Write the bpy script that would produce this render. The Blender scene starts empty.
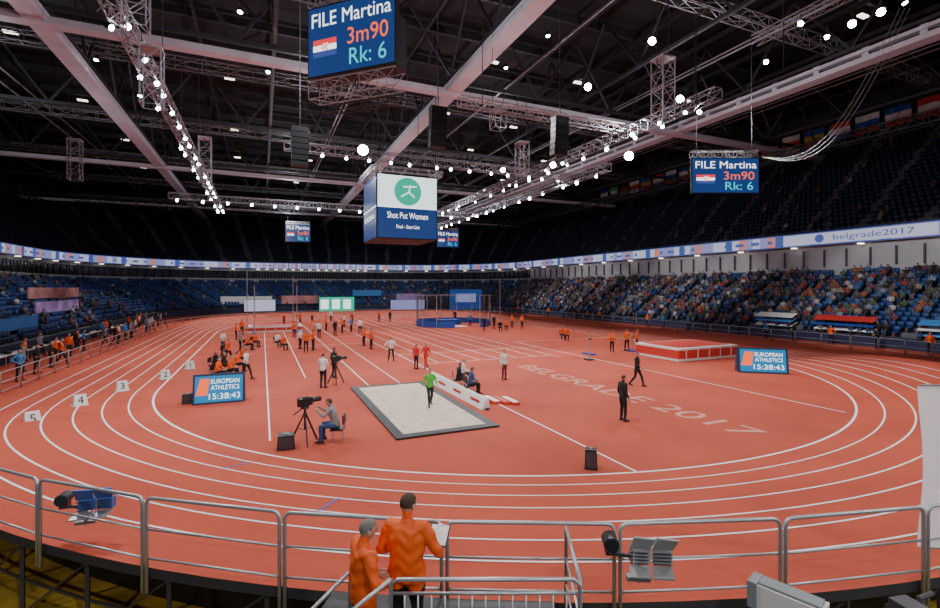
import bpy, bmesh, math, random
import numpy as np
from mathutils import Vector, Matrix, Quaternion
random.seed(7); rng=np.random.default_rng(5)
sc=bpy.context.scene
COL=sc.collection
# ------------------------------------------------------------ helpers turning image pixel coordinates into world positions
CAMZ=5.2; FL=474.0; YAW=math.atan(208/474.0)
FW=(math.sin(YAW),math.cos(YAW)); RT=(math.cos(YAW),-math.sin(YAW))
def P(px,dist,z=0.0):
    X=(px-470)/FL*dist
    return Vector((RT[0]*X+FW[0]*dist, RT[1]*X+FW[1]*dist, z))
def G(px,py,z=0.0):
    return P(px, FL*(CAMZ-z)/(py-288.0), z)
w=bpy.data.worlds.new('arena_air'); sc.world=w; w.use_nodes=True
w.node_tree.nodes['Background'].inputs[0].default_value=(.05,.055,.07,1); w.node_tree.nodes['Background'].inputs[1].default_value=.3
cam=bpy.data.cameras.new('camera'); co=bpy.data.objects.new('camera',cam); COL.objects.link(co)
co.location=(0,0,CAMZ); co.rotation_euler=(math.pi/2,0,-YAW); cam.sensor_width=36; cam.lens=FL/940*36; cam.shift_y=-16/940; cam.clip_end=600; cam.clip_start=.05
sc.camera=co
# ------------------------------------------------------------ materials
def mat(name,col,rough=.6,metal=0,emis=None,es=0,noise=0,nscale=5,bump=0,spec=.5):
    m=bpy.data.materials.new(name); m.use_nodes=True
    nt=m.node_tree; b=nt.nodes['Principled BSDF']
    c=(*col,1)
    b.inputs['Base Color'].default_value=c
    b.inputs['Roughness'].default_value=rough
    b.inputs['Metallic'].default_value=metal
    b.inputs['Specular IOR Level'].default_value=spec
    if emis:
        b.inputs['Emission Color'].default_value=(*emis,1); b.inputs['Emission Strength'].default_value=es
        m.cycles.emission_sampling='NONE'
    if noise or bump:
        tc=nt.nodes.new('ShaderNodeTexCoord'); n=nt.nodes.new('ShaderNodeTexNoise')
        n.inputs['Scale'].default_value=nscale; n.inputs['Detail'].default_value=5
        nt.links.new(tc.outputs['Object'],n.inputs['Vector'])
        if noise:
            r=nt.nodes.new('ShaderNodeValToRGB')
            r.color_ramp.elements[0].position=.3; r.color_ramp.elements[1].position=.7
            r.color_ramp.elements[0].color=tuple(x*(1-noise) for x in col)+(1,)
            r.color_ramp.elements[1].color=tuple(min(1,x*(1+noise)) for x in col)+(1,)
            nt.links.new(n.outputs['Fac'],r.inputs['Fac']); nt.links.new(r.outputs['Color'],b.inputs['Base Color'])
        if bump:
            bp=nt.nodes.new('ShaderNodeBump'); bp.inputs['Strength'].default_value=bump
            nt.links.new(n.outputs['Fac'],bp.inputs['Height']); nt.links.new(bp.outputs['Normal'],b.inputs['Normal'])
    return m
def attrmat(name,rough=.7,em=0):
    m=bpy.data.materials.new(name); m.use_nodes=True; nt=m.node_tree; b=nt.nodes['Principled BSDF']
    a=nt.nodes.new('ShaderNodeAttribute'); a.attribute_name='Col'
    nt.links.new(a.outputs['Color'],b.inputs['Base Color']); b.inputs['Roughness'].default_value=rough
    return m
M={}
M['track']=mat('track_rubber',(.47,.082,.047),.8,noise=.10,nscale=.35,spec=.15)
M['track2']=mat('infield_rubber',(.43,.076,.046),.8,noise=.13,nscale=.3,spec=.15)
M['white']=mat('white_paint',(.85,.85,.85),.6)
M['floortext']=mat('faded_floor_lettering',(.56,.27,.20),.7)
M['sand']=mat('sand',(.62,.53,.42),.95,noise=.15,nscale=3,bump=.6)
M['black']=mat('black_plastic',(.012,.012,.014),.5)
M['dark']=mat('dark_steel',(.065,.065,.07),.5,.3)
M['dark2']=mat('roof_sheeting',(.026,.028,.031),.8,noise=.3,nscale=.2)
M['truss']=mat('aluminium_truss',(.50,.51,.54),.4,.4)
M['beam']=mat('painted_roof_girder',(.72,.70,.76),.5,noise=.08,nscale=.5)
M['rail']=mat('galvanised_tube',(.50,.51,.53),.38,.6)
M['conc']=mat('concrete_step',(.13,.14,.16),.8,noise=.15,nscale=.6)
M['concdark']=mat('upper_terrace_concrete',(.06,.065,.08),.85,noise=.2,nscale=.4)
M['floor']=mat('arena_slab',(.035,.03,.028),.6,noise=.3,nscale=.4)
M['wallgrey']=mat('grey_wall',(.42,.43,.46),.7,noise=.1,nscale=.3)
M['glass']=mat('suite_glass',(.02,.025,.03),.1)
M['yellow']=mat('yellow_floor_sheet',(.50,.34,.04),.6,noise=.5,nscale=1.2)
M['blue']=mat('blue_panel',(.02,.08,.40),.5)
M['red']=mat('red_vinyl',(.62,.05,.035),.5)
M['matw']=mat('white_vinyl',(.8,.78,.76),.5)
M['lens']=mat('lamp_lens',(1,1,1),.3,emis=(.85,.90,1),es=120)
M['lens2']=mat('small_lamp_lens',(1,1,1),.3,emis=(.82,.84,1),es=40)
M['warm']=mat('warm_downlight',(1,1,1),.3,emis=(1,.88,.7),es=3.5)
M['scrblue']=mat('led_blue',(.0,.0,.0),.4,emis=(.018,.055,.22),es=.9)
M['scrwhite']=mat('led_white',(.0,.0,.0),.4,emis=(.80,.97,.95),es=1.6)
M['scrgreen']=mat('led_green',(.0,.0,.0),.4,emis=(.02,.5,.32),es=1.1)
M['scrcyan']=mat('led_cyan',(0,0,0),.4,emis=(.008,.24,.55),es=1.0)
M['txtw']=mat('led_text_white',(0,0,0),.4,emis=(1,1,1),es=1.8)
M['txto']=mat('led_text_orange',(0,0,0),.4,emis=(1,.13,.03),es=1.6)
M['txtg']=mat('led_text_green',(0,0,0),.4,emis=(.05,.70,.80),es=1.2)
M['txtr']=mat('led_text_red',(0,0,0),.4,emis=(.9,.05,.05),es=1.3)
M['rib_w']=mat('ribbon_led_white',(.0,.0,.0),.4,emis=(.60,.60,.80),es=.85)
M['rib_l']=mat('ribbon_led_lilac',(.0,.0,.0),.4,emis=(.36,.38,.75),es=.7)
M['rib_b']=mat('ribbon_led_blue',(.0,.0,.0),.4,emis=(.08,.14,.5),es=.7)
M['rib_o']=mat('ribbon_led_orange',(.0,.0,.0),.4,emis=(.85,.30,.25),es=.7)
M['seat']=attrmat('seat_plastic',.5)
M['crowd']=attrmat('crowd_clothing',.8)
M['navy']=mat('navy_panel',(.02,.03,.08),.6)
M['skin']=mat('skin',(.62,.33,.23),.5)
M['orange']=mat('orange_jacket',(.88,.12,.012),.65,bump=.7,nscale=9)
M['orange_s']=mat('orange_shirt',(.90,.12,.012),.7)
M['hairgrey']=mat('grey_hair',(.20,.18,.165),.9,bump=.4,nscale=90)
M['hair']=mat('brown_hair',(.07,.04,.025),.8,bump=.3,nscale=90)
M['shirtw']=mat('white_shirt',(.75,.75,.75),.7)
M['green']=mat('green_jacket',(.10,.50,.05),.7)
M['cblack']=mat('black_cloth',(.012,.012,.015),.85)
M['maroon']=mat('maroon_cloth',(.12,.02,.03),.8)
M['cred']=mat('red_cloth',(.55,.03,.02),.8)
M['grey']=mat('grey_cloth',(.25,.27,.28),.8)
M['jeans']=mat('blue_jeans',(.04,.09,.22),.85)
M['cblue']=mat('blue_cloth',(.05,.22,.55),.8)
M['shoe']=mat('shoe',(.03,.03,.035),.6)
M['eye']=mat('eye',(.02,.015,.01),.3)
M['lip']=mat('lip',(.35,.10,.08),.5)
M['paper']=mat('paper',(.8,.8,.78),.8)
M['shirt']=M['cblack']; M['pants']=M['cblack']; M['shoes']=M['shoe']
def fabric():
    m=mat('white_translucent_fabric',(.9,.9,.92),.8); nt=m.node_tree; b=nt.nodes['Principled BSDF']
    t=nt.nodes.new('ShaderNodeBsdfTranslucent'); t.inputs[0].default_value=(.92,.95,1,1); x=nt.nodes.new('ShaderNodeMixShader'); x.inputs[0].default_value=.55
    nt.links.new(b.outputs[0],x.inputs[1]); nt.links.new(t.outputs[0],x.inputs[2]); nt.links.new(x.outputs[0],nt.nodes['Material Output'].inputs[0]); return m
M['fabric']=fabric()
# ------------------------------------------------------------ mesh builder
class MB:
    def __init__(s): s.v=[]; s.f=[]; s.m=[]; s.mats=[]
    def mi(s,k):
        if k not in s.mats: s.mats.append(k)
        return s.mats.index(k)
    def add(s,vs,fs,k):
        o=len(s.v); s.v+= [tuple(v) for v in vs]; i=s.mi(k)
        for f in fs: s.f.append(tuple(o+j for j in f)); s.m.append(i)
    def quad(s,a,b,c,d,k): s.add([a,b,c,d],[(0,1,2,3)],k)
    def box(s,c,d,k,rz=0,taper=1.0):
        cx,cy,cz=c; x,y,z=d[0]/2,d[1]/2,d[2]/2; cs,sn=math.cos(rz),math.sin(rz); vs=[]
        for Z,t in ((-z,1),(z,taper)):
            for X,Y in ((-x,-y),(x,-y),(x,y),(-x,y)):
                X*=t;Y*=t
                vs.append((cx+X*cs-Y*sn,cy+X*sn+Y*cs,cz+Z))
        s.add(vs,[(3,2,1,0),(4,5,6,7),(0,1,5,4),(1,2,6,5),(2,3,7,6),(3,0,4,7)],k)
    def beam(s,p,q,w,k,h=None):
        p=Vector(p);q=Vector(q);d=(q-p)
        if d.length<1e-6: return
        d.normalize(); up=Vector((0,0,1)) if abs(d.z)<.95 else Vector((1,0,0))
        a=d.cross(up).normalized(); b=a.cross(d).normalized(); h=h or w
        a*=w/2; b*=h/2
        vs=[p-a-b,p+a-b,p+a+b,p-a+b,q-a-b,q+a-b,q+a+b,q-a+b]
        s.add(vs,[(0,1,2,3),(7,6,5,4),(4,5,1,0),(5,6,2,1),(6,7,3,2),(7,4,0,3)],k)
    def tube(s,pts,r,k,seg=8,side=None,cap=True):
        pts=[Vector(p) for p in pts]; n=len(pts)
        if not isinstance(r,(list,tuple)): r=[r]*n
        vs=[]; u=None
        for i,p in enumerate(pts):
            t=(pts[min(i+1,n-1)]-pts[max(i-1,0)]).normalized()
            base=Vector(side) if side is not None else (u if u is not None else (Vector((0,0,1)) if abs(t.z)<.9 else Vector((1,0,0))))
            u=(base-t*base.dot(t)); 
            if u.length<1e-5: u=t.orthogonal()
            u.normalize(); w=t.cross(u)
            a,b=r[i] if isinstance(r[i],(list,tuple)) else (r[i],r[i])
            for j in range(seg):
                an=2*math.pi*j/seg; vs.append(p+u*(a*math.cos(an))+w*(b*math.sin(an)))
        fs=[]
        for i in range(n-1):
            for j in range(seg):
                j2=(j+1)%seg; fs.append((i*seg+j,i*seg+j2,(i+1)*seg+j2,(i+1)*seg+j))
        if cap: fs.append(tuple(reversed(range(seg)))); fs.append(tuple((n-1)*seg+j for j in range(seg)))
        s.add(vs,fs,k)
    def truss(s,p,q,w,bay,k,t=.05):
        p=Vector(p);q=Vector(q);L=(q-p).length;d=(q-p)/L
        up=Vector((0,0,1)) if abs(d.z)<.95 else Vector((1,0,0))
        a=d.cross(up).normalized()*w/2; b=a.cross(d).normalized()*w/2
        cs=[-a-b,a-b,a+b,-a+b]
        for c in cs: s.beam(p+c,q+c,t,k)
        n=max(1,int(L/bay))
        for i in range(n):
            x=p+d*(L*i/n); y=p+d*(L*(i+1)/n)
            for j in range(4):
                c1,c2=cs[j],cs[(j+1)%4]
                s.beam(x+c1,x+c2,t*.6,k)
                if i%2: s.beam(x+c1,y+c2,t*.6,k)
                else: s.beam(x+c2,y+c1,t*.6,k)
    def obj(s,name,smooth=False,parent=None,loc=None,rz=None):
        me=bpy.data.meshes.new(name); me.from_pydata(s.v,[],s.f)
        for k in s.mats: me.materials.append(M[k])
        me.polygons.foreach_set('material_index',s.m)
        if smooth: me.polygons.foreach_set('use_smooth',[True]*len(s.f))
        me.update()
        o=bpy.data.objects.new(name,me); COL.objects.link(o)
        if parent: o.parent=parent
        if loc is not None: o.location=loc
        if rz is not None: o.rotation_euler=(0,0,rz)
        return o
def empty(name,loc,rz=0):
    e=bpy.data.objects.new(name,None); COL.objects.link(e); e.location=loc; e.rotation_euler=(0,0,rz); e.empty_display_size=.3
    return e
def text(name,body,size,mk,parent,loc,width=None,rot=(math.pi/2,0,0),align='CENTER',height=None,ext=.0):
    cu=bpy.data.curves.new(name,'FONT'); cu.body=body; cu.size=size; cu.align_x=align; cu.align_y='CENTER'; cu.extrude=ext; cu.resolution_u=3
    o=bpy.data.objects.new(name,cu); COL.objects.link(o); bpy.context.view_layer.update()
    me=bpy.data.meshes.new_from_object(o.evaluated_get(bpy.context.evaluated_depsgraph_get()))
    bpy.data.objects.remove(o)
    me.name=name; me.materials.clear(); me.materials.append(M[mk])
    co=np.empty(len(me.vertices)*3); me.vertices.foreach_get('co',co); co=co.reshape(-1,3)
    if width and len(co): co[:,0]*=width/(co[:,0].max()-co[:,0].min())
    if height and len(co): co[:,1]*=height/(co[:,1].max()-co[:,1].min())
    me.vertices.foreach_set('co',co.ravel()); me.update()
    ob=bpy.data.objects.new(name,me); COL.objects.link(ob); ob.parent=parent; ob.location=loc; ob.rotation_euler=rot
    return ob
# ------------------------------------------------------------ TRACK
CX,CY0,CY1=14.4,29.0,64.0; RK=19.25; LW=.9; RO=25.9
def stations():
    st=[]
    N=96
    def bk(a):
        t=min(1,max(0,a/38)); return t*t*(3-2*t)
    for i in range(N+1):
        a=math.pi+math.pi*i/N; d=min(i,N-i)*180/N
        st.append((CX,CY0,math.cos(a),math.sin(a),bk(d)))
    for i in range(1,12): st.append((CX,CY0+(CY1-CY0)*i/12,1,0,0))
    for i in range(N+1):
        a=math.pi*i/N; d=min(i,N-i)*180/N
        st.append((CX,CY1,math.cos(a),math.sin(a),bk(d)))
    for i in range(1,12): st.append((CX,CY1+(CY0-CY1)*i/12,-1,0,0))
    return st
ST=stations(); NS=len(ST); HB=.92
def tp(s,r,dz=0):
    cx,cy,nx,ny,b=s
    h=b*HB*max(0,min(1,(r-RK)/(RO-RK)))
    return (cx+nx*r,cy+ny*r,h+dz)
m=MB()
rs=[RK+(RO-RK)*i/8 for i in range(9)]
for i in range(NS):
    a,b=ST[i],ST[(i+1)%NS]
    for j in range(8): m.quad(tp(a,rs[j]),tp(a,rs[j+1]),tp(b,rs[j+1]),tp(b,rs[j]),'track')
    m.quad(tp(a,RO),tp(a,RO,-.16),tp(b,RO,-.16),tp(b,RO),'dark')
vs=[tp(s,RK) for s in ST]; m.add(vs,[tuple(range(NS))],'track2')
m.obj('running_track')
m=MB()
def ringline(r,w=.035):
    for i in range(NS):
        a,b=ST[i],ST[(i+1)%NS]
        m.quad(tp(a,r-w,.008),tp(a,r+w,.008),tp(b,r+w,.008),tp(b,r-w,.008),'white')
for i in range(7): ringline(RK+LW*i,.03 if i else .045)
def gl(x0,y0,x1,y1,w=.03,z=.008):
    d=Vector((x1-x0,y1-y0,0)).normalized(); n=Vector((-d.y,d.x,0))*w
    a=Vector((x0,y0,z));b=Vector((x1,y1,z)); m.quad(a-n,b-n,b+n,a+n,'white')
gl(.25,17.5,.25,66); gl(2.3,29,2.3,66)
gl(5.2,25.3,5.2,80); gl(6.9,25.3,6.9,80)
gl(9.7,10.4,9.7,82.5,.035)
for i in range(1,8): gl(9.7+1.55*i,31 if i<7 else 30,9.7+1.55*i,82,.03)
gl(22.3,11.8,22.3,40,.035); gl(9.7,31,20.6,31); gl(9.7,36,22.3,36); gl(.25,45,9.7,45,.03); gl(-4.5,52,9.7,52); gl(9.7,60,33,60); gl(22.3,40,33,40,.03); gl(-4.5,61,9,61)
for i in range(6):
    k=20+i*3; s=ST[k]; a=tp(s,RK+LW*i,.01); b=tp(s,RK+LW*(i+1),.01)
    t=Vector((-s[3],s[2],0))*.03
    if i in(1,3,4): m.quad(Vector(a)-t,Vector(b)-t,Vector(b)+t,Vector(a)+t,'blue')
m.obj('track_lane_lines')
e=empty('floor_lettering',(15.9,19.5,.009),-math.pi/2)
text('letters','BELGRADE 2017',1.9,'floortext',e,(0,.1,0),width=16.3,height=1.25,rot=(0,0,0))
m=MB()
m.box((17,63,-.3),(66,94,.58),'track'); m.box((40,8,-.3),(20,16,.58),'track')
m.obj('event_floor_slab')
m=MB(); m.box((14,55,-.8),(110,200,.4),'floor')
m.obj('floor')
m=MB()
for i in range(0,97):
    a,b=ST[i],ST[min(i+1,96)]
    def q(s,r,z): return (s[0]+s[2]*r,s[1]+s[3]*r,z)
    m.quad(q(a,24.6,-.6),q(b,24.6,-.6),q(b,24.6,.7*b[4]),q(a,24.6,.7*a[4]),'black')
    m.quad(q(a,24.6,-.585),q(a,26.9,-.585),q(b,26.9,-.585),q(b,24.6,-.585),'yellow')
    if i%2==0:
        m.beam(q(a,25.8,-.6),q(a,25.8,a[4]*HB-.1),.06,'dark')
        m.beam(q(a,25.8,.1),q(ST[min(i+2,96)],25.8,.1),.04,'dark')
        m.beam(q(a,25.8,-.5),q(ST[min(i+2,96)],25.8,HB*a[4]-.2),.03,'dark')
m.obj('track_support_scaffold')
# ------------------------------------------------------------ railings
def panel(m,a,b,za,zb,h=1.1,low=.0):
    a=Vector((a[0],a[1],za)); b=Vector((b[0],b[1],zb)); d=(b-a); L=d.length; d/=L
    a=a+d*.04; b=b-d*.04; up=Vector((0,0,1)); c=.10
    pts=[a-up*low,a+up*(h-c)]
    for t in (30,60): pts.append(a+up*(h-c)+up*c*math.sin(math.radians(t))+d*c*(1-math.cos(math.radians(t))))
    pts.append(a+up*h+d*c); pts.append(b+up*h-d*c)
    for t in (60,30): pts.append(b+up*(h-c)+up*c*math.sin(math.radians(t))-d*c*(1-math.cos(math.radians(t))))
    pts+= [b+up*(h-c),b-up*low]
    m.tube(pts,.027,'rail',8)
    m.tube([a+up*.62,b+up*.62],.018,'rail',6); m.tube([a+up*.18,b+up*.18],.018,'rail',6)
m=MB()
ang=247.3+5.15*10
path=[]
while ang>180:
    path.append((CX+(RO+.06)*math.cos(math.radians(ang)),CY0+(RO+.06)*math.sin(math.radians(ang)),ang)); ang-=5.15
yy=CY0+1
while yy<CY1: path.append((CX-RO-.06,yy,180)); yy+=2.2
ang=180
while ang>20: path.append((CX+(RO+.06)*math.cos(math.radians(ang)),CY1+(RO+.06)*math.sin(math.radians(ang)),180)); ang-=4.3
def bkh(a):
    d=min(abs(a-180),abs(360-a)); t=min(1,max(0,d/38)); return t*t*(3-2*t)*HB
for i in range(len(path)-1):
    a,b=path[i],path[i+1]; za=bkh(a[2]) ; zb=bkh(b[2])
    panel(m,a,b,za,zb,low=.35 if za>.3 else 0)
m.obj('track_safety_railing',smooth=True)
m=MB()
fp=[(37.5,9)]
for i in range(0,9): 
    a=math.radians(-70+i*70/8); fp.append((46-12+12*math.cos(a),22+12*math.sin(a)))
y=24.0
while y<82: fp.append((46,y)); y+=2.3
for i in range(0,9):
    a=math.radians(i*70/8); fp.append((34+12*math.cos(a),84+12*math.sin(a)))
for a,b in zip(fp[:-1],fp[1:]): panel(m,a,b,0,0,h=1.15)
m.obj('arena_side_fence',smooth=True)
# ------------------------------------------------------------ BOWL
def loop(p,nst,narc,z):
    xl,xr,y0,y1,r=p; out=[]
    secs=[((xr,y0+r),(xr,y1-r)),(xr-r,y1-r,0),((xr-r,y1),(xl+r,y1)),(xl+r,y1-r,90),((xl,y1-r),(xl,y0+r)),(xl+r,y0+r,180),((xl+r,y0),(xr-r,y0)),(xr-r,y0+r,270)]
    for s in secs:
        if len(s)==2:
            (a,b),(c,d)=s
            for i in range(nst): t=i/nst; out.append((a+(c-a)*t,b+(d-b)*t,z))
        else:
            for i in range(narc): t=math.radians(s[2]+90*i/narc); out.append((s[0]+r*math.cos(t),s[1]+r*math.sin(t),z))
    return out
def lerp(a,b,t): return tuple(x+(y-x)*t for x,y in zip(a,b))
LA=(-17,49.5,-5,112,22); LBp=(-35,61,-25,136,34)
UA=(-36,62,-26,137,34); UB=(-57,83,-47,165,50)
def terrace(name,A,B,z0,z1,rows,mk,front=0):
    m=MB(); prev=None
    if front is not None: prev=loop(A,10,16,front)
    for k in range(rows):
        p0=lerp(A,B,k/rows); p1=lerp(A,B,(k+1)/rows); z=z0+(z1-z0)*k/rows
        l0=loop(p0,10,16,z); l1=loop(p1,10,16,z); n=len(l0)
        for i in range(n):
            j=(i+1)%n
            if prev: m.quad(prev[i],prev[j],l0[j],l0[i],mk if k else 'navy')
            m.quad(l0[i],l0[j],l1[j],l1[i],mk)
        prev=l1
    m.obj(name)
terrace('lower_seating_terrace',LA,LBp,1.0,6.8,15,'conc',front=-.6)
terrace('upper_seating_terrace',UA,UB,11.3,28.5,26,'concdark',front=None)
def band(m,A,z0,z1,mk,nst=10,narc=16,B=None,cyc=None):
    a=loop(A,nst,narc,z0); b=loop(B or A,nst,narc,z1); n=len(a)
    for i in range(n):
        j=(i+1)%n; m.quad(a[i],a[j],b[j],b[i],cyc(i) if cyc else mk)
m=MB()
WA=(-35.2,61.2,-25.2,136.2,34)
band(m,WA,6.7,7.7,'wallgrey'); 
def cyc(i):
    return 'wallgrey' if (i<10 or i>=88) else 'glass'
band(m,WA,7.7,9.6,'glass',cyc=cyc); band(m,WA,9.6,10.4,'wallgrey')
WB=(-34.6,60.6,-24.6,135.6,34); UA2=(-37,63,-27,138,34)
band(m,WB,10.25,10.25,'dark',B=UA2)
m.obj('wall_concourse')
m=MB()
for pt in loop((-35.0,61.0,-25,136,34),40,30,8.6):
    m.box((pt[0],pt[1],8.7),(.15,.15,2.0),'dark')
for n_,pt in enumerate(loop((-34.4,60.4,-24.4,135.4,33.5),26,18,9.9)):
    if n_%2==0: m.box((pt[0],pt[1],10.1),(.7,.35,.12),'warm')
m.obj('concourse_downlights')
m=MB()
seq=['rib_w','rib_w','rib_l','rib_w','rib_b','rib_l','rib_o','rib_w','rib_l','rib_w','rib_b','rib_w','rib_o','rib_l','rib_w','rib_l','rib_l']
band(m,WB,10.35,11.8,'rib_w',nst=90,narc=50,cyc=lambda i: seq[(i*7+i//5)%17])
# darker frame lines and caption strips on the boards
band(m,(-34.56,60.56,-24.56,135.56,34),10.3,10.42,'rib_b'); band(m,(-34.56,60.56,-24.56,135.56,34),11.72,11.84,'rib_b')
def capt(i): return 'rib_b' if (i*5+i//3)%7 in(1,3) else None
a_=loop((-34.55,60.55,-24.55,135.55,34),160,90,10.85); b_=loop((-34.55,60.55,-24.55,135.55,34),160,90,11.25)
for i in range(len(a_)):
    if capt(i): j=(i+1)%len(a_); m.quad(a_[i],a_[j],b_[j],b_[i],'rib_b')
band(m,WB,11.8,11.8,'dark',B=UA2); band(m,UA,11.3,12.2,'navy')
m.obj('led_ribbon_board')
m=MB(); m.quad((60.5,36.5,10.45),(60.5,24,10.45),(60.5,24,11.7),(60.5,36.5,11.7),'rib_w'); m.obj('belgrade_board')
e=empty('ribbon_board_lettering',(60.45,30.2,11.07),-math.pi/2)
text('text','belgrade2017',1.0,'rib_b',e,(.6,0,0),width=7.5,height=.85)
mm=MB(); mm.tube([(-4.6,0,0),(-4.6,.02,0)],.5,'rib_b',16,side=(0,0,1)); mm.obj('logo',parent=e)
m=MB(); band(m,UB,28.4,36,'dark2'); m.obj('wall_rim')
m=MB(); l=loop((-58,84,-48,166,50),10,16,35); m.add(l,[tuple(range(len(l)))],'dark2')
m.obj('ceiling')
m=MB()
for y in np.arange(-40,165,7.5): m.beam((-57,y,34.2),(83,y,34.2),.35,'dark',.9)
for x in np.arange(-52,82,7.6): m.beam((x,-46,33.4),(x,164,33.4),.25,'dark',.5)
for y in (14,45,68,91,112,134,150):
    m.beam((-57,y,26.2),(83,y,26.2),.35,'dark'); n=28
    for i in range(n):
        x=-57+140*i/n; m.beam((x,y,26.2 if i%2 else 33.5),(x+5,y,33.5 if i%2 else 26.2),.22,'dark')
for x in (-36,-15,1,17.5,33,48,66):
    n=40; m.beam((x,-40,26.4),(x,160,26.4),.3,'dark')
    for i in range(n):
        y=-40+200*i/n; m.beam((x,y,26.4 if i%2 else 33.2),(x,y+5,33.2 if i%2 else 26.4),.2,'dark')
for y in (28,57,79,101,123):
    m.truss((-40,y,28.5),(70,y,28.5),1.0,2.4,'truss',.07)
for x in (-26,9,25,41,58):
    m.beam((x,-30,27.6),(x,150,27.6),.12,'truss'); m.beam((x+.8,-30,28.4),(x+.8,150,28.4),.12,'truss')
m.obj('roof_steelwork')
m=MB()
for y in (10,30,50,70,90,110,130):
    for x in (-25,-5,8,26,40,58):
        if random.random()<.85: m.box((x+random.uniform(-2,2),y+random.uniform(-3,3),33.0),(1.2,.5,.15),'warm')
m.obj('roof_bay_lights')
m=MB()
for x in (-15.2,17.6,48.3): 
    m.beam((x,-30,25),(x,155,25),1.4,'beam',.45); m.beam((x,-30,25.9),(x,155,25.9),.7,'beam',.3)
    for y in np.arange(-28,155,4): m.beam((x,y,25),(x,y,26.2),.5,'beam',.3)
for y in (44.8,91,133.5):
    m.beam((-50,y,24.9),(78,y,24.9),1.0,'beam',.55)
m.obj('roof_girders')
m=MB()
for (p,q) in (((-40,20,22),(-40,120,22)),((64,10,23),(64,130,23)),((-30,104,21),(60,104,21))): m.truss(p,q,1.2,1.8,'dark',.12)
m.obj('roof_catwalk')
# ------------------------------------------------------------ numpy instancer
def boxq(c,d,tp=1.0):
    x,y,z=[q/2 for q in d]; v=[]
    for Z,t in((-z,1),(z,tp)):
        for X,Y in((-x,-y),(x,-y),(x,y),(-x,y)): v.append((c[0]+X*t,c[1]+Y*t,c[2]+Z))
    return v,[(3,2,1,0),(4,5,6,7),(0,1,5,4),(1,2,6,5),(2,3,7,6),(3,0,4,7)]
def template(parts):
    V=[];F=[];C=[]
    for v,f,c in parts:
        o=len(V); V+=v; F+=[tuple(o+i for i in q) for q in f]; C+=[c]*len(f)
    return np.array(V,float),np.array(F,int),np.array(C,int)
def instance(name,tmpl,pos,ang,cols,mk):
    V,F,C=tmpl; pos=np.array(pos); ang=np.array(ang); cols=np.array(cols)
    n=len(pos); c,s=np.cos(ang)[:,None],np.sin(ang)[:,None]
    X=V[None,:,0]*c-V[None,:,1]*s+pos[:,0:1]; Y=V[None,:,0]*s+V[None,:,1]*c+pos[:,1:2]; Z=V[None,:,2]+pos[:,2:3]
    co=np.stack([X,Y,Z],-1).reshape(-1,3)
    fa=(F[None]+ (np.arange(n)*len(V))[:,None,None]).reshape(-1,4)
    me=bpy.data.meshes.new(name); me.vertices.add(len(co)); me.vertices.foreach_set('co',co.ravel())
    me.loops.add(fa.size); me.loops.foreach_set('vertex_index',fa.ravel().astype(np.int32))
    me.polygons.add(len(fa)); me.polygons.foreach_set('loop_start',np.arange(0,fa.size,4,dtype=np.int32))
    fc=cols[:,C,:].reshape(-1,3); lc=np.repeat(np.concatenate([fc,np.ones((len(fc),1))],1),4,axis=0)
    at=me.color_attributes.new('Col','FLOAT_COLOR','CORNER'); at.data.foreach_set('color',lc.ravel())
    me.materials.append(M[mk]); me.update(calc_edges=True); me.validate()
    o=bpy.data.objects.new(name,me); COL.objects.link(o); return o
def row_positions(p,z,sp):
    xl,xr,y0,y1,r=p; out=[]
    secs=[((xr,y0+r),(xr,y1-r),90,16),(xr-r,y1-r,0,9),((xr-r,y1),(xl+r,y1),180,6),(xl+r,y1-r,90,9),((xl,y1-r),(xl,y0+r),270,16),(xl+r,y0+r,180,9),((xl+r,y0),(xr-r,y0),0,6),(xr-r,y0+r,270,9)]
    for si,s in enumerate(secs):
        if isinstance(s[0],tuple):
            L=math.dist(s[0],s[1]); n=int(L/sp)
            for i in range(n):
                t=(i+.5)/n
                if (t*s[3])%1.0<.16: continue
                out.append((s[0][0]+(s[1][0]-s[0][0])*t,s[0][1]+(s[1][1]-s[0][1])*t,z,math.radians(s[2]),si,t))
        else:
            L=r*math.pi/2; n=int(L/sp)
            for i in range(n):
                t=(i+.5)/n
                if (t*s[3]*1.0)%1.0<.16: continue
                a=math.radians(s[2]+90*t); out.append((s[0]+r*math.cos(a),s[1]+r*math.sin(a),z,a+math.pi/2,si,t))
    return out
seatT=template([(*boxq((0,0,.42),(.5,.42,.07)),0),(*boxq((0,-.22,.68),(.5,.07,.5)),0),(*boxq((0,-.02,.2),(.08,.3,.38)),1)])
seatU=template([(*boxq((0,-.1,.45),(.52,.2,.75)),0)])
def headq(c,r):
    v=[];f=[]
    rings=[(-.95,.35),(-.6,.8),(0,1),(.6,.85),(.95,.4)]
    for z,k in rings:
        for j in range(8):
            a=math.pi*2*j/8; v.append((c[0]+r*.8*k*math.cos(a),c[1]+r*.95*k*math.sin(a),c[2]+r*1.15*z))
    for i in range(4):
        for j in range(8): f.append((i*8+j,i*8+(j+1)%8,(i+1)*8+(j+1)%8,(i+1)*8+j))
    f.append((32,33,34,35));f.append((32,35,36,39));f.append((36,37,38,39))
    return v,f
hv,hf=headq((0,.03,1.24),.105)
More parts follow.
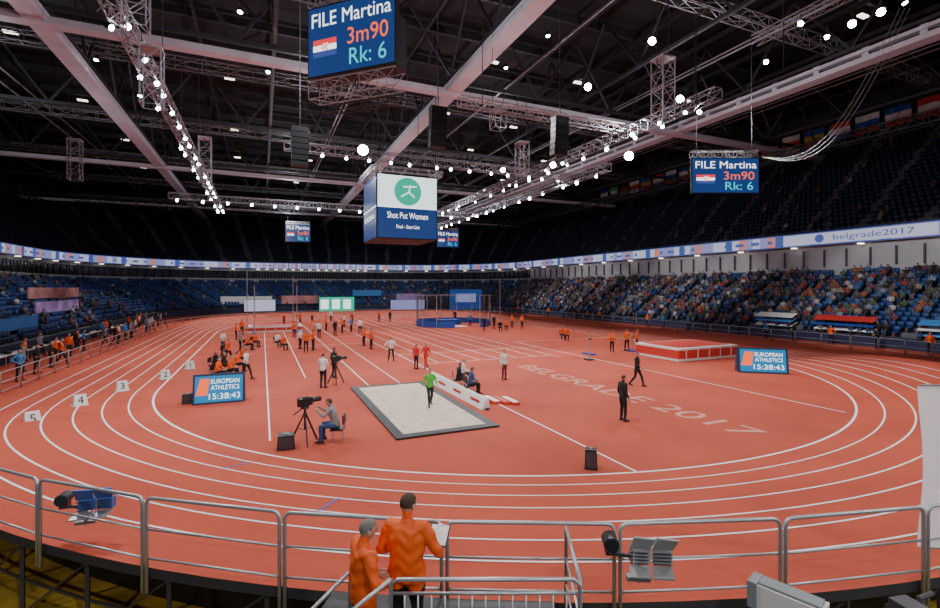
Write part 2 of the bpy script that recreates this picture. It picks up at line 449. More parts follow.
parts=[(*boxq((0,-.02,.8),(.34,.22,.56),1.12),0),(*boxq((0,-.02,1.1),(.12,.11,.12)),2),(hv,hf[:16],2),(hv,hf[16:],3),
 (*boxq((-.1,.2,.52),(.15,.48,.15)),1),(*boxq((.1,.2,.52),(.15,.48,.15)),1),(*boxq((-.1,.42,.26),(.12,.13,.5)),1),(*boxq((.1,.42,.26),(.12,.13,.5)),1),
 (*boxq((-.1,.48,.04),(.1,.25,.08)),3),(*boxq((.1,.48,.04),(.1,.25,.08)),3),
 (*boxq((-.23,.03,.86),(.1,.14,.4)),0),(*boxq((.23,.03,.86),(.1,.14,.4)),0),(*boxq((-.18,.2,.66),(.09,.32,.09)),0),(*boxq((.18,.2,.66),(.09,.32,.09)),0),
 (*boxq((-.15,.38,.65),(.08,.12,.05)),2),(*boxq((.15,.38,.65),(.08,.12,.05)),2)]
sitT=template(parts)
pal=[(.02,.02,.025),(.03,.04,.08),(.16,.16,.18),(.42,.42,.42),(.28,.05,.04),(.30,.10,.05),(.05,.12,.30),(.06,.12,.07),(.28,.24,.19),(.10,.10,.12),(.15,.05,.10),(.04,.04,.05),(.18,.24,.36),(.10,.09,.08),(.04,.04,.06),(.02,.02,.02)]
sp_=[];sa=[];scol=[];cp=[];ca=[];cc=[]
def rndfig():
    sk=random.choice([(.45,.27,.2),(.5,.32,.25),(.4,.22,.16)])
    return [random.choice(pal),random.choice(pal[:3]+[(.03,.05,.12)]*3),sk,random.choice([(.02,.012,.01),(.06,.03,.015),(.16,.10,.05),(.01,.01,.01)])]
for k in range(15):
    p=lerp(LA,LBp,(k+.55)/15); z=1.0+5.8*k/15
    for (x,y,zz,a,si,t) in row_positions(p,z,.62):
        sp_.append((x,y,zz)); sa.append(a); b=random.uniform(.8,1.2); scol.append([(.022*b,.060*b,.21*b),(.05,.05,.06)])
        pr=0
        if si in(0,): pr=.62 if (t>.12 and y>22) else .3
        elif si==1: pr=.35
        elif si==2: pr=.08
        elif si in(3,): pr=.08
        elif si==4: pr=.12 if y>50 else .06
        if 3<=k<=12 and si==0: pr+=.1
        if random.random()<pr: cp.append((x,y,zz-.02)); ca.append(a+random.uniform(-.3,.3)); cc.append(rndfig())
instance('lower_tier_seats',seatT,sp_,sa,scol,'seat')
sp_=[];sa=[];scol=[]
for k in range(26):
    p=lerp(UA,UB,(k+.55)/26); z=11.3+17.2*k/26
    for (x,y,zz,a,si,t) in row_positions(p,z,.66):
        if y<-12: continue
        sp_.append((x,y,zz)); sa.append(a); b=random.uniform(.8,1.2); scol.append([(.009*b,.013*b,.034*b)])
        pr=(.07 if k<9 else .02) if (si==0 and y<60) else .001
        if random.random()<pr: 
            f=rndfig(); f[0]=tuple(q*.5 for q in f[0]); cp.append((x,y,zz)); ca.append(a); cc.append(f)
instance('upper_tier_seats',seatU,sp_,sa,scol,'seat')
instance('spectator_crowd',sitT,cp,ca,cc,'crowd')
m=MB()
fl=[('red','matw','blue'),('blue','yellow','red'),('matw','red','matw'),('cblack','red','yellow'),('green','matw','red'),('blue','matw','blue'),('red','matw','green'),('cred','matw','cred'),('blue','matw','red'),('matw','blue','cred')]
for i in range(26):
    y=6+i*3.7; c=fl[i%10]
    for j in range(3):
        z1=31.0-j*.9
        n=6
        for q_ in range(n):
            ya=y+3.0*q_/n; yb=y+3.0*(q_+1)/n; xa=82.4+.1*math.sin(q_*1.3+i); xb=82.4+.1*math.sin((q_+1)*1.3+i)
            m.quad((xa,ya,z1),(xb,yb,z1),(xb,yb,z1-.9),(xa,ya,z1-.9),c[j])
m.obj('hanging_national_flags')
m=MB()
for (y,L,c) in ((24,5,('cred','blue','matw')),(31,4,('matw','cblue','matw')),(17,4,('cblue','matw','cblue'))):
    for j in range(3): m.quad((50.3,y,2.6-j*.45),(50.3,y+L,2.6-j*.45),(49.4,y+L,2.15-j*.45),(49.4,y,2.15-j*.45),c[j])
m.obj('fan_banner')
M['lilac']=mat('lilac_banner',(.40,.26,.55),.7,noise=.5,nscale=.6)
M['coral']=mat('coral_banner',(.60,.26,.25),.7,noise=.4,nscale=.6)
m=MB()
for (x,y0_,y1_,z,h,k) in ((-20.5,60,72,3.2,1.2,'lilac'),(-24.5,70,86,4.6,1.3,'coral'),(-18.3,44,54,2.3,1.0,'cblue'),(-26,40,52,5.6,1.0,'lilac')):
    m.box((x,(y0_+y1_)/2,z),(.15,y1_-y0_,h),k)
for (x0,x1,y,z,h,k) in ((-8,2,113,2.6,1.6,'matw'),(4,12,113,2.6,1.8,'coral'),(30,37,113,2.8,2,'lilac'),(20,27,116,4,1.4,'cblue'),(12,19,111.6,1.2,1.6,'lilac')):
    m.box(((x0+x1)/2,y,z),(x1-x0,.15,h),k)
m.obj('sponsor_banner')
# ------------------------------------------------------------ SCREENS
def screen(name,c,w,h,phi,hang=None,truss=True):
    e=empty(name,c,phi)
    m=MB(); m.box((0,.12,0),(w+.12,.22,h+.12),'black'); m.quad((-w/2,-.005,-h/2),(w/2,-.005,-h/2),(w/2,-.005,h/2),(-w/2,-.005,h/2),'scrblue')
    fx=-w*.30
    for j,k in enumerate(('txtr','txtw','rib_b')):
        z=-h*.02-j*h*.085; m.box((fx,-.012,z),(w*.28,.01,h*.085),k)
    q=w*.018
    for a in range(4):
        for b in range(4): m.box((fx+(a-1.5)*q,-.02,-h*.09+(b-1.5)*q),(q,.01,q),'txtr' if (a+b)%2 else 'txtw')
    m.obj('panel',parent=e)
    text('name_text','FILE Martina',h*.3,'txtw',e,(0,-.03,h*.30),width=w*.92)
    text('mark_text','3m90',h*.34,'txto',e,(w*.2,-.03,-h*.02),width=w*.46)
    text('rank_text','Rk: 6',h*.34,'txtg',e,(w*.2,-.03,-h*.32),width=w*.42)
    if hang:
        m=MB()
        if truss: m.truss((-w/2,.2,h/2+.35),(w/2,.2,h/2+.35),.45,.5,'truss',.05)
        for x in (-w*.42,w*.42): m.beam((x,.2,h/2),(x,.2,hang-c[2]),.035,'dark')
        m.obj('rigging',parent=e)
    return e
def facing(d): return math.atan2(d[0],-d[1])
c=P(354,24,0); zc=CAMZ+(288-36)/474*24
dirv=Vector((-803-470,474,0)).normalized()
wd=Vector((RT[0]*dirv.x+FW[0]*dirv.y, RT[1]*dirv.x+FW[1]*dirv.y))
nrm=Vector((-wd.y,wd.x)); 
if nrm.dot(Vector((c.x,c.y)))>0: nrm=-nrm
e=screen('scoreboard_screen',(c.x-.2,c.y,zc),5.1,3.5,facing(nrm),hang=25)
m=MB(); m.truss((-2.6,.5,-2.4),(2.6,.5,-2.4),.9,.9,'truss',.05); m.box((0,.9,-.4),(5.0,.9,2.6),'black'); m.truss((-2.3,1.2,-3.0),(2.3,1.2,-3.0),.5,.7,'dark',.06)
for x in (-2.3,0,2.3): m.beam((x,.5,-2.4),(x,.5,0),.05,'dark')
m.obj('frame',parent=e)
c=P(725.5,34); screen('scoreboard_screen',(c.x,c.y,CAMZ+(288-175.5)/474*34),4.75,2.45,facing((-FW[0],-FW[1])),hang=25)
c=P(298,99); screen('scoreboard_screen',(c.x,c.y,CAMZ+(288-233)/474*99),4.8,3.6,facing((-.05,-1)),hang=25)
c=P(448,95); screen('scoreboard_screen',(c.x,c.y,CAMZ+(288-239)/474*95),4.4,3.2,facing((-.1,-1)),hang=25)
c=P(400,48); e=empty('scoreboard_cube',(c.x+.6,c.y+2.4,CAMZ+(288-208)/474*48),0)
m=MB(); W=6.3;H=6.2
m.box((0,0,0),(W,W,H+.2),'black')
for a in range(4):
    ca_,sa_=math.cos(a*math.pi/2),math.sin(a*math.pi/2)
    def rr(x,y,z): return (x*ca_-y*sa_,x*sa_+y*ca_,z)
    d=-W/2-.03
    def pq(x0,x1,z0,z1,k,o=0): m.quad(rr(x0,d-o,z0),rr(x1,d-o,z0),rr(x1,d-o,z1),rr(x0,d-o,z1),k)
    pq(-W/2+.1,W/2-.1,-H/2,-H*.02,'scrblue'); pq(-W/2+.1,W/2-.1,0,H/2,'scrwhite' if a in (0,2) else 'scrblue')
    if a in(0,2):
        n=24
        for j in range(n):
            t0=2*math.pi*j/n;t1=2*math.pi*(j+1)/n
            for r0,r1 in((0,1.4),):
                m.quad(rr(r0*math.cos(t0),d-.02,1.55+r0*math.sin(t0)),rr(r1*math.cos(t0),d-.02,1.55+r1*math.sin(t0)),rr(r1*math.cos(t1),d-.02,1.55+r1*math.sin(t1)),rr(r0*math.cos(t1),d-.02,1.55+r0*math.sin(t1)),'scrgreen')
        # runner emblem in the disc
        for (ax_,az_,bx_,bz_) in ((-.7,1.0,.1,1.5),(.1,1.5,.7,1.0),(.1,1.5,.25,2.2),(-.5,2.0,.9,2.1)):
            dx,dz=bx_-ax_,bz_-az_; L=math.hypot(dx,dz); nx_,nz_=-dz/L*.07,dx/L*.07
            m.quad(rr(ax_-nx_,d-.04,az_-nz_),rr(bx_-nx_,d-.04,bz_-nz_),rr(bx_+nx_,d-.04,bz_+nz_),rr(ax_+nx_,d-.04,az_+nz_),'scrwhite')
    pq(-W/2+.1,W/2-.1,-.12,.0,'txtw',.01)
m.truss((-3.4,-3.4,H/2+.5),(3.4,-3.4,H/2+.5),.5,.6,'truss'); m.truss((-3.4,3.4,H/2+.5),(3.4,3.4,H/2+.5),.5,.6,'truss')
m.truss((-3.4,-3.4,H/2+.5),(-3.4,3.4,H/2+.5),.5,.6,'truss'); m.truss((3.4,-3.4,H/2+.5),(3.4,3.4,H/2+.5),.5,.6,'truss')
for x in(-3,3):
    for y in(-3,3): m.beam((x,y,H/2),(x,y,25-e.location.z),.06,'dark')
m.obj('body',parent=e)
text('caption','Shot Put Women',.9,'txtw',e,(0,-W/2-.06,-.9),width=4.2)
text('caption2','Final - Start List',.5,'txtw',e,(0,-W/2-.06,-2.0),width=2.4)
text('side_text','EUROPEAN',.7,'txtw',e,(-W/2-.06,0,-1.0),width=4.5,rot=(math.pi/2,0,-math.pi/2))
def clocksign(px,py,w,h,phi_off=0):
    c=G(px,py); d=Vector((-c.x,-c.y)).normalized(); e=empty('trackside_clock_sign',(c.x,c.y,0),facing(d)+phi_off)
    m=MB()
    vs=[(-w/2,-.1,0),(w/2,-.1,0),(w/2,.7,0),(-w/2,.7,0),(-w/2,.18,h),(w/2,.18,h),(w/2,.3,h),(-w/2,.3,h)]
    m.add(vs,[(3,2,1,0),(4,5,6,7),(0,1,5,4),(1,2,6,5),(2,3,7,6),(3,0,4,7)],'navy')
    sl=.28/h
    def yz(z,o=.012): return -.1+sl*z-o
    m.quad((-w*.46,yz(.08),.08),(w*.46,yz(.08),.08),(w*.46,yz(h-.08),h-.08),(-w*.46,yz(h-.08),h-.08),'scrcyan')
    m.quad((-w*.44,yz(h*.25,.02),h*.3),(-w*.22,yz(h*.25,.02),h*.3),(-w*.18,yz(h*.8,.02),h*.85),(-w*.36,yz(h*.8,.02),h*.85),'txto')
    m.obj('housing',parent=e)
    ang=math.pi/2-math.atan(sl)
    text('line1','EUROPEAN',h*.22,'txtw',e,(w*.12,yz(h*.74,.03),h*.74),width=w*.55,rot=(ang,0,0))
    text('line2','ATHLETICS',h*.22,'txtw',e,(w*.12,yz(h*.53,.03),h*.53),width=w*.55,rot=(ang,0,0))
    text('clock','15:38:43',h*.26,'txtw',e,(w*.1,yz(h*.24,.03),h*.24),width=w*.6,height=h*.2,rot=(ang,0,0))
clocksign(219,403,2.1,1.3,-.1); clocksign(763,373,2.75,1.5,.3)
for px,py,w,h,k in ((337,309,7.2,3.0,'scrgreen'),(466,301,8,4.6,'scrblue'),(260,307,6,2.4,'rib_w'),(408,304,8,2.2,'rib_l')):
    Z=100 if py>304 else 108; c=P(px,Z,0); e=empty('infield_display_board',(c.x,c.y,0),0)
    m=MB(); m.box((0,.3,h/2+.25),(w+.2,.4,h+.2),'black'); m.quad((-w/2,.09,.3),(w/2,.09,.3),(w/2,.09,.3+h),(-w/2,.09,.3+h),k)
    m.box((-w*.4,.3,.12),(.3,.8,.24),'black');m.box((w*.4,.3,.12),(.3,.8,.24),'black')
    if k=='scrgreen':
        for i in range(3): m.quad((-w/2+.3+i*2.3,.06,.8),(-w/2+1.9+i*2.3,.06,.8),(-w/2+1.9+i*2.3,.06,-.2+h),(-w/2+.3+i*2.3,.06,-.2+h),'scrwhite')
    if k=='scrblue': m.quad((-w/2+1.5,.06,2.0),(w/2-1.5,.06,2.0),(w/2-1.5,.06,3.9),(-w/2+1.5,.06,3.9),'rib_l')
    m.obj('board',parent=e)
# ------------------------------------------------------------ LIGHTING RIGS
LZ=19.2
m=MB()
m.truss((-6.7,16,LZ),(-6.7,96,LZ),.8,1.2,'truss',.07)
m.truss((30,24,LZ),(30,100,LZ),.8,1.2,'truss',.07)
m.truss((33.5,40,LZ-1.2),(33.5,96,LZ-1.2),.8,1.2,'truss',.07)
m.truss((2,50,LZ),(36,50,LZ),.8,1.2,'truss',.07)
m.truss((14,34,LZ+.5),(30,34,LZ+.5),.7,1.2,'truss',.07)
m.truss((-12,78,LZ-1),(34,78,LZ-1),.8,1.2,'truss',.07)
m.truss((31,2,LZ+3),(31,22,LZ+3),.6,1.2,'truss',.06)
for x,y in ((-6.7,22),(-6.7,50),(-6.7,80),(30,26),(30,50),(30,86),(4,50),(18,50),(16,34),(33.5,60),(33.5,90),(-8,78),(14,78),(31,8),(31,20)): m.beam((x,y,LZ),(x,y,26),.05,'dark')
m.obj('lighting_truss')
def fix(m,p,aim,r=.22,k='lens',L=.5):
    p=Vector(p); d=(Vector(aim)-p).normalized()
    m.tube([p-d*L,p-d*L*.5,p],[r*.6,r*.95,r],'black',10)
    m.tube([p+d*.005,p+d*.05],[r*.9,r*.5],k,10)
    m.beam(p-d*L*.4,(p.x,p.y,p.z+.6),.05,'dark')
m=MB(); m2=MB()
AIM=Vector((12,22,1))
big=[(363,150,.55),(629,156,.5),(588,87,.26),(652,41,.22),(680,99,.28),(852,24,.2),(881,12,.2),(827,37,.13),(766,62,.15),(553,165,.35),(503,170,.3)]
for px,py,r in big: 
    p=G(px,py,18.6); fix(m,p,Vector((2,8,4)),r,'lens',.6)
for y in np.arange(26,96,3.3):
    for dx in (-.4,.4):
        if random.random()<.7: fix(m2,(-6.7+dx,y+random.uniform(-.8,.8),LZ-.6),AIM+Vector((random.uniform(-8,8),random.uniform(-15,5),0)),.19,'lens2')
for y in np.arange(11,100,3.6):
    for dx in (-.4,.5):
        if random.random()<.62: fix(m2,(30+dx+(1 if y<23 else 0),y+random.uniform(-1.2,1.2),LZ-.6+(3 if y<23 else 0)),AIM+Vector((random.uniform(-10,4),random.uniform(-15,5),0)),random.uniform(.13,.22),'lens2')
for y in np.arange(41,96,3.6): fix(m2,(33.5,y+random.uniform(-1,1),LZ-1.8),AIM,random.uniform(.15,.24),'lens2')
for x in np.arange(3,36,2.4): fix(m2,(x+random.uniform(-.6,.6),50,LZ-.6),AIM,.18,'lens2')
for x in np.arange(-11,34,3.2): fix(m2,(x,78,LZ-1.6),AIM,.22,'lens2')
for px,py,z in ((268,72,25),(240,12,26),(548,36,28),(506,68,27),(418,210,22),(745,4,30),(905,3,26),(140,96,22),(96,60,26)):
    p=G(px,py,z); fix(m2,p,(p.x-2,p.y-10,0),.2,'lens2')
m.obj('floodlight'); m2.obj('spotlight_row')
m=MB()
for px,py,z,h in ((152,78,17,3.2),(136,8,19,2),(205,160,17,4),(498,120,19,1.5),(663,90,18,4),(522,158,18,3.0),(75,160,18,4)):
    p=G(px,py,z); m.truss((p.x,p.y,z-h/2),(p.x,p.y,z+h/2),1.0,.9,'truss',.06); m.box((p.x,p.y,z+h/2),(1.1,1.1,.12),'truss')
    for dx in(-.5,.5): m.beam((p.x+dx,p.y,z),(p.x+dx,p.y,26),.04,'dark')
m.obj('hanging_truss_tower')
m=MB()
for px,py,z in ((438,110,17),(300,130,16),(560,120,17)):
    p=G(px,py,z)
    for j in range(7): m.box((p.x,p.y+.05*j*j*.1,z-j*.38),(1.1,.6,.34),'black')
    m.beam((p.x,p.y,z),(p.x,p.y,26),.05,'dark')
m.obj('line_array_speaker')
m=MB()
for k in range(3):
    a=G(900+k*5,8,24.5); b=G(762,148,16.3); pts=[]
    for i in range(17):
        t=i/16; q=a.lerp(b,t); q.z=24.5+(15.6-24.5)*t-3.6*math.sin(math.pi*t)*(1+.06*k); pts.append(q)
    m.tube(pts,.018,'truss',5)
m.obj('power_cables')
def spot(p,aim,e,ang=110,col=(1,.97,.94),r=.3,blend=.6):
    l=bpy.data.lights.new('spot_lamp','SPOT'); l.energy=e; l.spot_size=math.radians(ang); l.spot_blend=blend; l.color=col; l.shadow_soft_size=r
    o=bpy.data.objects.new('arena_spot_lamp',l); COL.objects.link(o); o.location=p
    o.rotation_euler=(Vector(aim)-Vector(p)).to_track_quat('-Z','Y').to_euler()
E=6900; CL=(1,.98,.97)
for y in (8,24,42,60,80): spot((30.0,y,LZ-.9),(24,y,0),E,col=CL)
for y in (20,36,54,76): spot((-6.7,y,LZ-.9),(0,y-2,0),E,col=CL)
for x in (6,20): spot((x,50,LZ-.9),(x,44,0),E,col=CL)
for x in (2,22): spot((x,78,LZ-1.9),(x,78,0),E,col=CL)
spot((18,34,LZ-.4),(14,20,0),E,col=CL); spot((6,16,LZ+2),(8,14,0),E*.75,col=CL)
for x in (-12,6,24): spot((x,-14,19),(x*.4+3,9,1),6800,70,col=CL)  # lamps added behind the camera to light the backlit figures and near railing
for y in (22,48,74): spot((30,y,LZ-.9),(56,y+3,3.5),13000,46,col=CL,blend=.6)  # extra spots added to brighten the right-hand crowd and wall
for y in (34,64,90): spot((-6.7,y,LZ-.9),(-25,y+2,3),4500,58,col=CL)  # same kind of added spots, brightening the left stand
for x in (0,26): spot((x,92,LZ),(x,122,3),8000,60,col=CL)  # added spots that lift the far-end stand
def point(p,e,col=(.92,.92,1),r=.25):
    l=bpy.data.lights.new('added_girder_fill','POINT'); l.energy=e; l.color=col; l.shadow_soft_size=r
    o=bpy.data.objects.new('added_girder_uplight',l); COL.objects.link(o); o.location=p
for x,y in ((4,30),(32,30),(-25,62),(6,62),(33,66),(5,100),(32,108),(-2,8)): point((x,y,20.5),2400)  # uplights added to brighten the roof girders, without any fixtures
# ------------------------------------------------------------ FIELD EQUIPMENT
m=MB()
x0,x1,y0,y1=4.55,7.8,16.2,24.7
nx,ny=26,60; vs=[];fs=[]
for j in range(ny+1):
    for i in range(nx+1):
        x=x0+(x1-x0)*i/nx; y=y0+(y1-y0)*j/ny
        ed=min(i,nx-i,j,ny-j); h=.04*(math.sin(x*5+y*2)*math.cos(y*4.1-x)+random.uniform(-.7,.7)) if ed>0 else 0
        vs.append((x,y,.05+h*.8))
for j in range(ny):
    for i in range(nx): a=j*(nx+1)+i; fs.append((a,a+1,a+nx+2,a+nx+1))
m.add(vs,fs,'sand')
for (a,b,c_,d) in ((4.2,x0,15.8,25.0),(x1,8.15,15.8,25.0),(x0,x1,15.8,y0),(x0,x1,y1,25.0)): m.box(((a+b)/2,(c_+d)/2,.03),(b-a,d-c_,.07),'black')
m.obj('long_jump_sandpit')
m=MB(); m.box((0,0,.03),(.18,7.2,.06),'black'); 
vs=[(-.25,-3.5,0),(.15,-3.5,0),(.15,3.5,0),(-.25,3.5,0),(-.02,-3.5,.45),(.08,-3.5,.45),(.08,3.5,.45),(-.02,3.5,.45)]
m.add(vs,[(3,2,1,0),(4,5,6,7),(0,1,5,4),(1,2,6,5),(2,3,7,6),(3,0,4,7)],'matw')
for yy_ in (-2.6,-.6,1.4): m.box((-.145,yy_,.22),(.03,.9,.16),'red')
m.obj('sponsor_board',loc=(8.75,21.8,0),rz=.02)
m=MB()
for i in range(4): m.box((.35*i,-.25*i,.06),(.3,1.3,.12),'red'); m.box((.35*i,-.25*i,.13),(.24,1.2,.02),'matw' if i%2 else 'red')
m.obj('take_off_board_trolley',loc=(9.3,19.8,0))
def landmat(name,x0,x1,y0,y1,h,rot=0):
    e=empty(name,((x0+x1)/2,(y0+y1)/2,0),rot); a,b=(x1-x0)/2,(y1-y0)/2; m=MB()
    m.box((0,0,.09),(2*a,2*b,.16),'matw'); m.box((0,0,h*.5+.06),(2*a-.06,2*b-.06,h-.16),'red')
    m.box((0,0,h),(2*a,2*b,.14),'matw'); m.box((0,0,h+.09),(2*a-.8,2*b-.8,.05),'red')
    for i in range(-2,3): m.box((i*a*.38,-b-.02,h*.52),(.05,.06,h-.2),'matw')
    m.obj('foam',parent=e)
landmat('pole_vault_landing_mat',26.8,32.8,24.6,28.8,.85)
landmat('high_jump_landing_mat',-1.5,4.5,60.5,64,.6)
def uprights(name,xa,xb,y,h,barz):
    m=MB()
    for x in(xa,xb): m.box((x,y,.05),(.5,1.1,.1),'blue'); m.tube([(x,y,.05),(x,y,h)],.05,'rail',8); m.box((x,y-.1,barz),(.12,.2,.1),'black')
    m.tube([(xa,y-.18,barz+.06),(xb,y-.18,barz+.06)],.025,'yellow',8); m.obj(name)
uprights('pole_vault_uprights',23.5,23.55+4.3,30.3,1.6,1.2)
uprights('high_jump_uprights',-.8,3.8,59.8,5.5,1.9)
c=G(455,327); e=empty('shot_put_cage',(c.x+1,c.y+3,0),0); m=MB(); n=12; R=5.2
for i in range(n):
    a0=math.radians(-160+i*320/n-90+180); a1=math.radians(-160+(i+1)*320/n-90+180)
    p=(R*math.cos(a0),R*math.sin(a0)); q=(R*math.cos(a1),R*math.sin(a1))
    m.beam((p[0],p[1],.4),(q[0],q[1],.4),.08,'blue',.75); m.tube([(p[0],p[1],0),(p[0],p[1],4.2)],.05,'rail',6)
    m.beam((p[0],p[1],4.2),(q[0],q[1],4.2),.05,'rail')
    for j in range(1,9):
        t=j/9; x=p[0]+(q[0]-p[0])*t; y=p[1]+(q[1]-p[1])*t; m.beam((x,y,.8),(x,y,4.2),.012,'dark')
    for j in range(1,9): m.beam((p[0],p[1],.8+j*.38),(q[0],q[1],.8+j*.38),.012,'dark')
m.tube([(0,-2,0),(0,-2,.03)],1.1,'matw',24); m.box((0,2,.35),(3,2,.7),'blue')
m.obj('frame',parent=e)
for px,py,num in ((32,425,'5'),(80,406,'4'),(122,391,'3'),(165,379,'2'),(190,369,'1')):
    c=G(px,py); d=Vector((-c.x,-c.y)).normalized(); e=empty('lane_number_marker',(c.x,c.y,.012),facing(d)+.2); w=.5;h=.5
    m=MB(); vs=[(-w/2,-.24,0),(w/2,-.24,0),(w/2,.24,0),(-w/2,.24,0),(-w*.42,-.03,h),(w*.42,-.03,h),(w*.42,.06,h),(-w*.42,.06,h)]
    m.add(vs,[(3,2,1,0),(4,5,6,7),(0,1,5,4),(1,2,6,5),(2,3,7,6),(3,0,4,7)],'matw'); m.box((0,0,.02),(w+.06,.52,.04),'matw'); m.obj('box',parent=e)
    text('digit',num,.46,'black',e,(0,-.15,.25),rot=(math.radians(68),0,0))
def monitor(px,py,w,h):
    c=G(px,py); d=Vector((-c.x,-c.y)).normalized(); m=MB(); m.box((0,0,h/2),(w,w*.9,h),'black',0,.9); m.box((0,-w*.44,h*.5),(w*.8,.02,h*.8),'dark'); m.box((0,0,h+.01),(w*.3,.06,.04),'rail')
    for x in(-w*.35,w*.35): m.box((x,0,.01),(.05,w*.7,.03),'rail')
    m.obj('stage_monitor_speaker',loc=(c.x,c.y,0),rz=facing(d))
monitor(591,468,.36,.56); monitor(286,448,.55,.45); monitor(188,403,.5,.42)
def tripodcam(name,loc,rz,s=1.0):
    e=empty(name,loc,rz); m=MB()
    for a in (90,210,330):
        x,y=math.cos(math.radians(a)),math.sin(math.radians(a)); m.beam((0,0,1.05),(.5*x,.5*y,.0),.045,'black'); m.beam((.25*x,.25*y,.5),(0,0,.45),.02,'dark')
    m.tube([(0,0,.45),(0,0,1.15)],.04,'black',8); m.box((0,0,1.2),(.16,.2,.1),'dark')
    m.box((0,.0,1.38),(.17,.5,.26),'black'); m.tube([(0,.25,1.38),(0,.4,1.38),(0,.62,1.38)],[.07,.08,.1],'black',12)
    m.tube([(0,.6,1.38),(0,.63,1.38)],.08,'glass',12)
    m.box((-.14,-.05,1.46),(.1,.2,.12),'black'); m.beam((.08,-.2,1.2),(.18,-.6,1.1),.03,'black'); m.beam((0,-.1,1.53),(0,.15,1.53),.03,'dark')
    m.obj('camera_and_tripod',parent=e); return e
def head_to(a,b):
    d=(Vector(b)-Vector(a)); return math.atan2(-d.x,d.y)
c=G(305,443); tripodcam('tripod_camera',(c.x,c.y,0),head_to(c,(6,20,0)))
c=G(336,384); tripodcam('tripod_camera',(c.x,c.y,0),head_to(c,(12,30,0)))
c=G(222,368); tripodcam('tripod_camera',(c.x,c.y,0),head_to(c,(0,0,0)))
m=MB()
for px,py,h in ((247,330,7.5),(293,322,7),(500,325,6.5),(589,360,1.4)):
    c=G(px,py); m.tube([(c.x,c.y,0),(c.x,c.y,h)],.05,'rail',8); m.box((c.x,c.y,.04),(.5,.5,.08),'black')
m.obj('equipment_pole')
# ------------------------------------------------------------ PEOPLE
POSES={}
def base():
    return dict(pel=(0,0,.95),che=(0,.01,1.28),nek=(0,0,1.48),hed=(0,.035,1.635),
     sh=[(-.185,0,1.425),(.185,0,1.425)],el=[(-.25,-.03,1.14),(.25,-.03,1.14)],wr=[(-.26,.07,.90),(.26,.07,.90)],
     hp=[(-.09,0,.93),(.09,0,.93)],kn=[(-.11,.03,.50),(.11,.03,.50)],an=[(-.12,0,.085),(.12,0,.085)],td=[(-.15,1,0),(.15,1,0)],turn=0,nod=0)
def mk(**k):
    d=base(); d.update(k); return d
POSES['stand']=mk()
POSES['walk']=mk(kn=[(-.1,.20,.52),(.1,-.06,.5)],an=[(-.1,.30,.10),(.1,-.34,.14)],el=[(-.24,-.14,1.17),(.24,.10,1.15)],wr=[(-.25,-.16,.92),(.24,.28,1.0)])
POSES['stride']=mk(kn=[(-.1,-.04,.5),(.1,.24,.54)],an=[(-.1,-.30,.13),(.1,.28,.10)],el=[(-.27,.08,1.16),(.28,-.12,1.17)],wr=[(-.28,.28,1.05),(.36,-.1,.95)])
POSES['hips']=mk(el=[(-.42,-.08,1.18),(.42,-.08,1.18)],wr=[(-.2,.06,1.02),(.2,.06,1.02)],kn=[(-.15,.03,.5),(.15,.03,.5)],an=[(-.19,0,.085),(.19,0,.085)])
POSES['arms']=mk(el=[(-.26,.04,1.16),(.26,.04,1.16)],wr=[(-.06,.25,1.2),(.08,.24,1.16)])
POSES['read']=mk(el=[(-.30,.0,1.16),(.34,.0,1.17)],wr=[(-.13,.22,1.10),(.24,.24,1.13)],nod=.12,turn=-.45,hed=(.0,.045,1.64),che=(0,-.01,1.28))
POSES['sit']=mk(pel=(0,0,.52),che=(0,.06,.85),nek=(0,.08,1.05),hed=(0,.13,1.2),sh=[(-.185,.08,1.0),(.185,.08,1.0)],el=[(-.25,.14,.74),(.25,.14,.74)],wr=[(-.15,.36,.66),(.15,.36,.66)],
     hp=[(-.09,.02,.5),(.09,.02,.5)],kn=[(-.14,.44,.5),(.14,.44,.5)],an=[(-.14,.42,.085),(.14,.42,.085)])
POSES['camop']=mk(pel=(0,0,.52),che=(0,.10,.84),nek=(0,.15,1.04),hed=(0,.21,1.18),sh=[(-.185,.14,.99),(.185,.14,.99)],el=[(-.26,.30,.80),(.26,.26,.8)],wr=[(-.15,.5,.95),(.12,.48,.98)],
     hp=[(-.09,.02,.5),(.09,.02,.5)],kn=[(-.18,.42,.5),(.18,.42,.5)],an=[(-.18,.40,.085),(.18,.40,.085)])
SL=['shirt','pants','skin','hair','shoes','eye','lip']
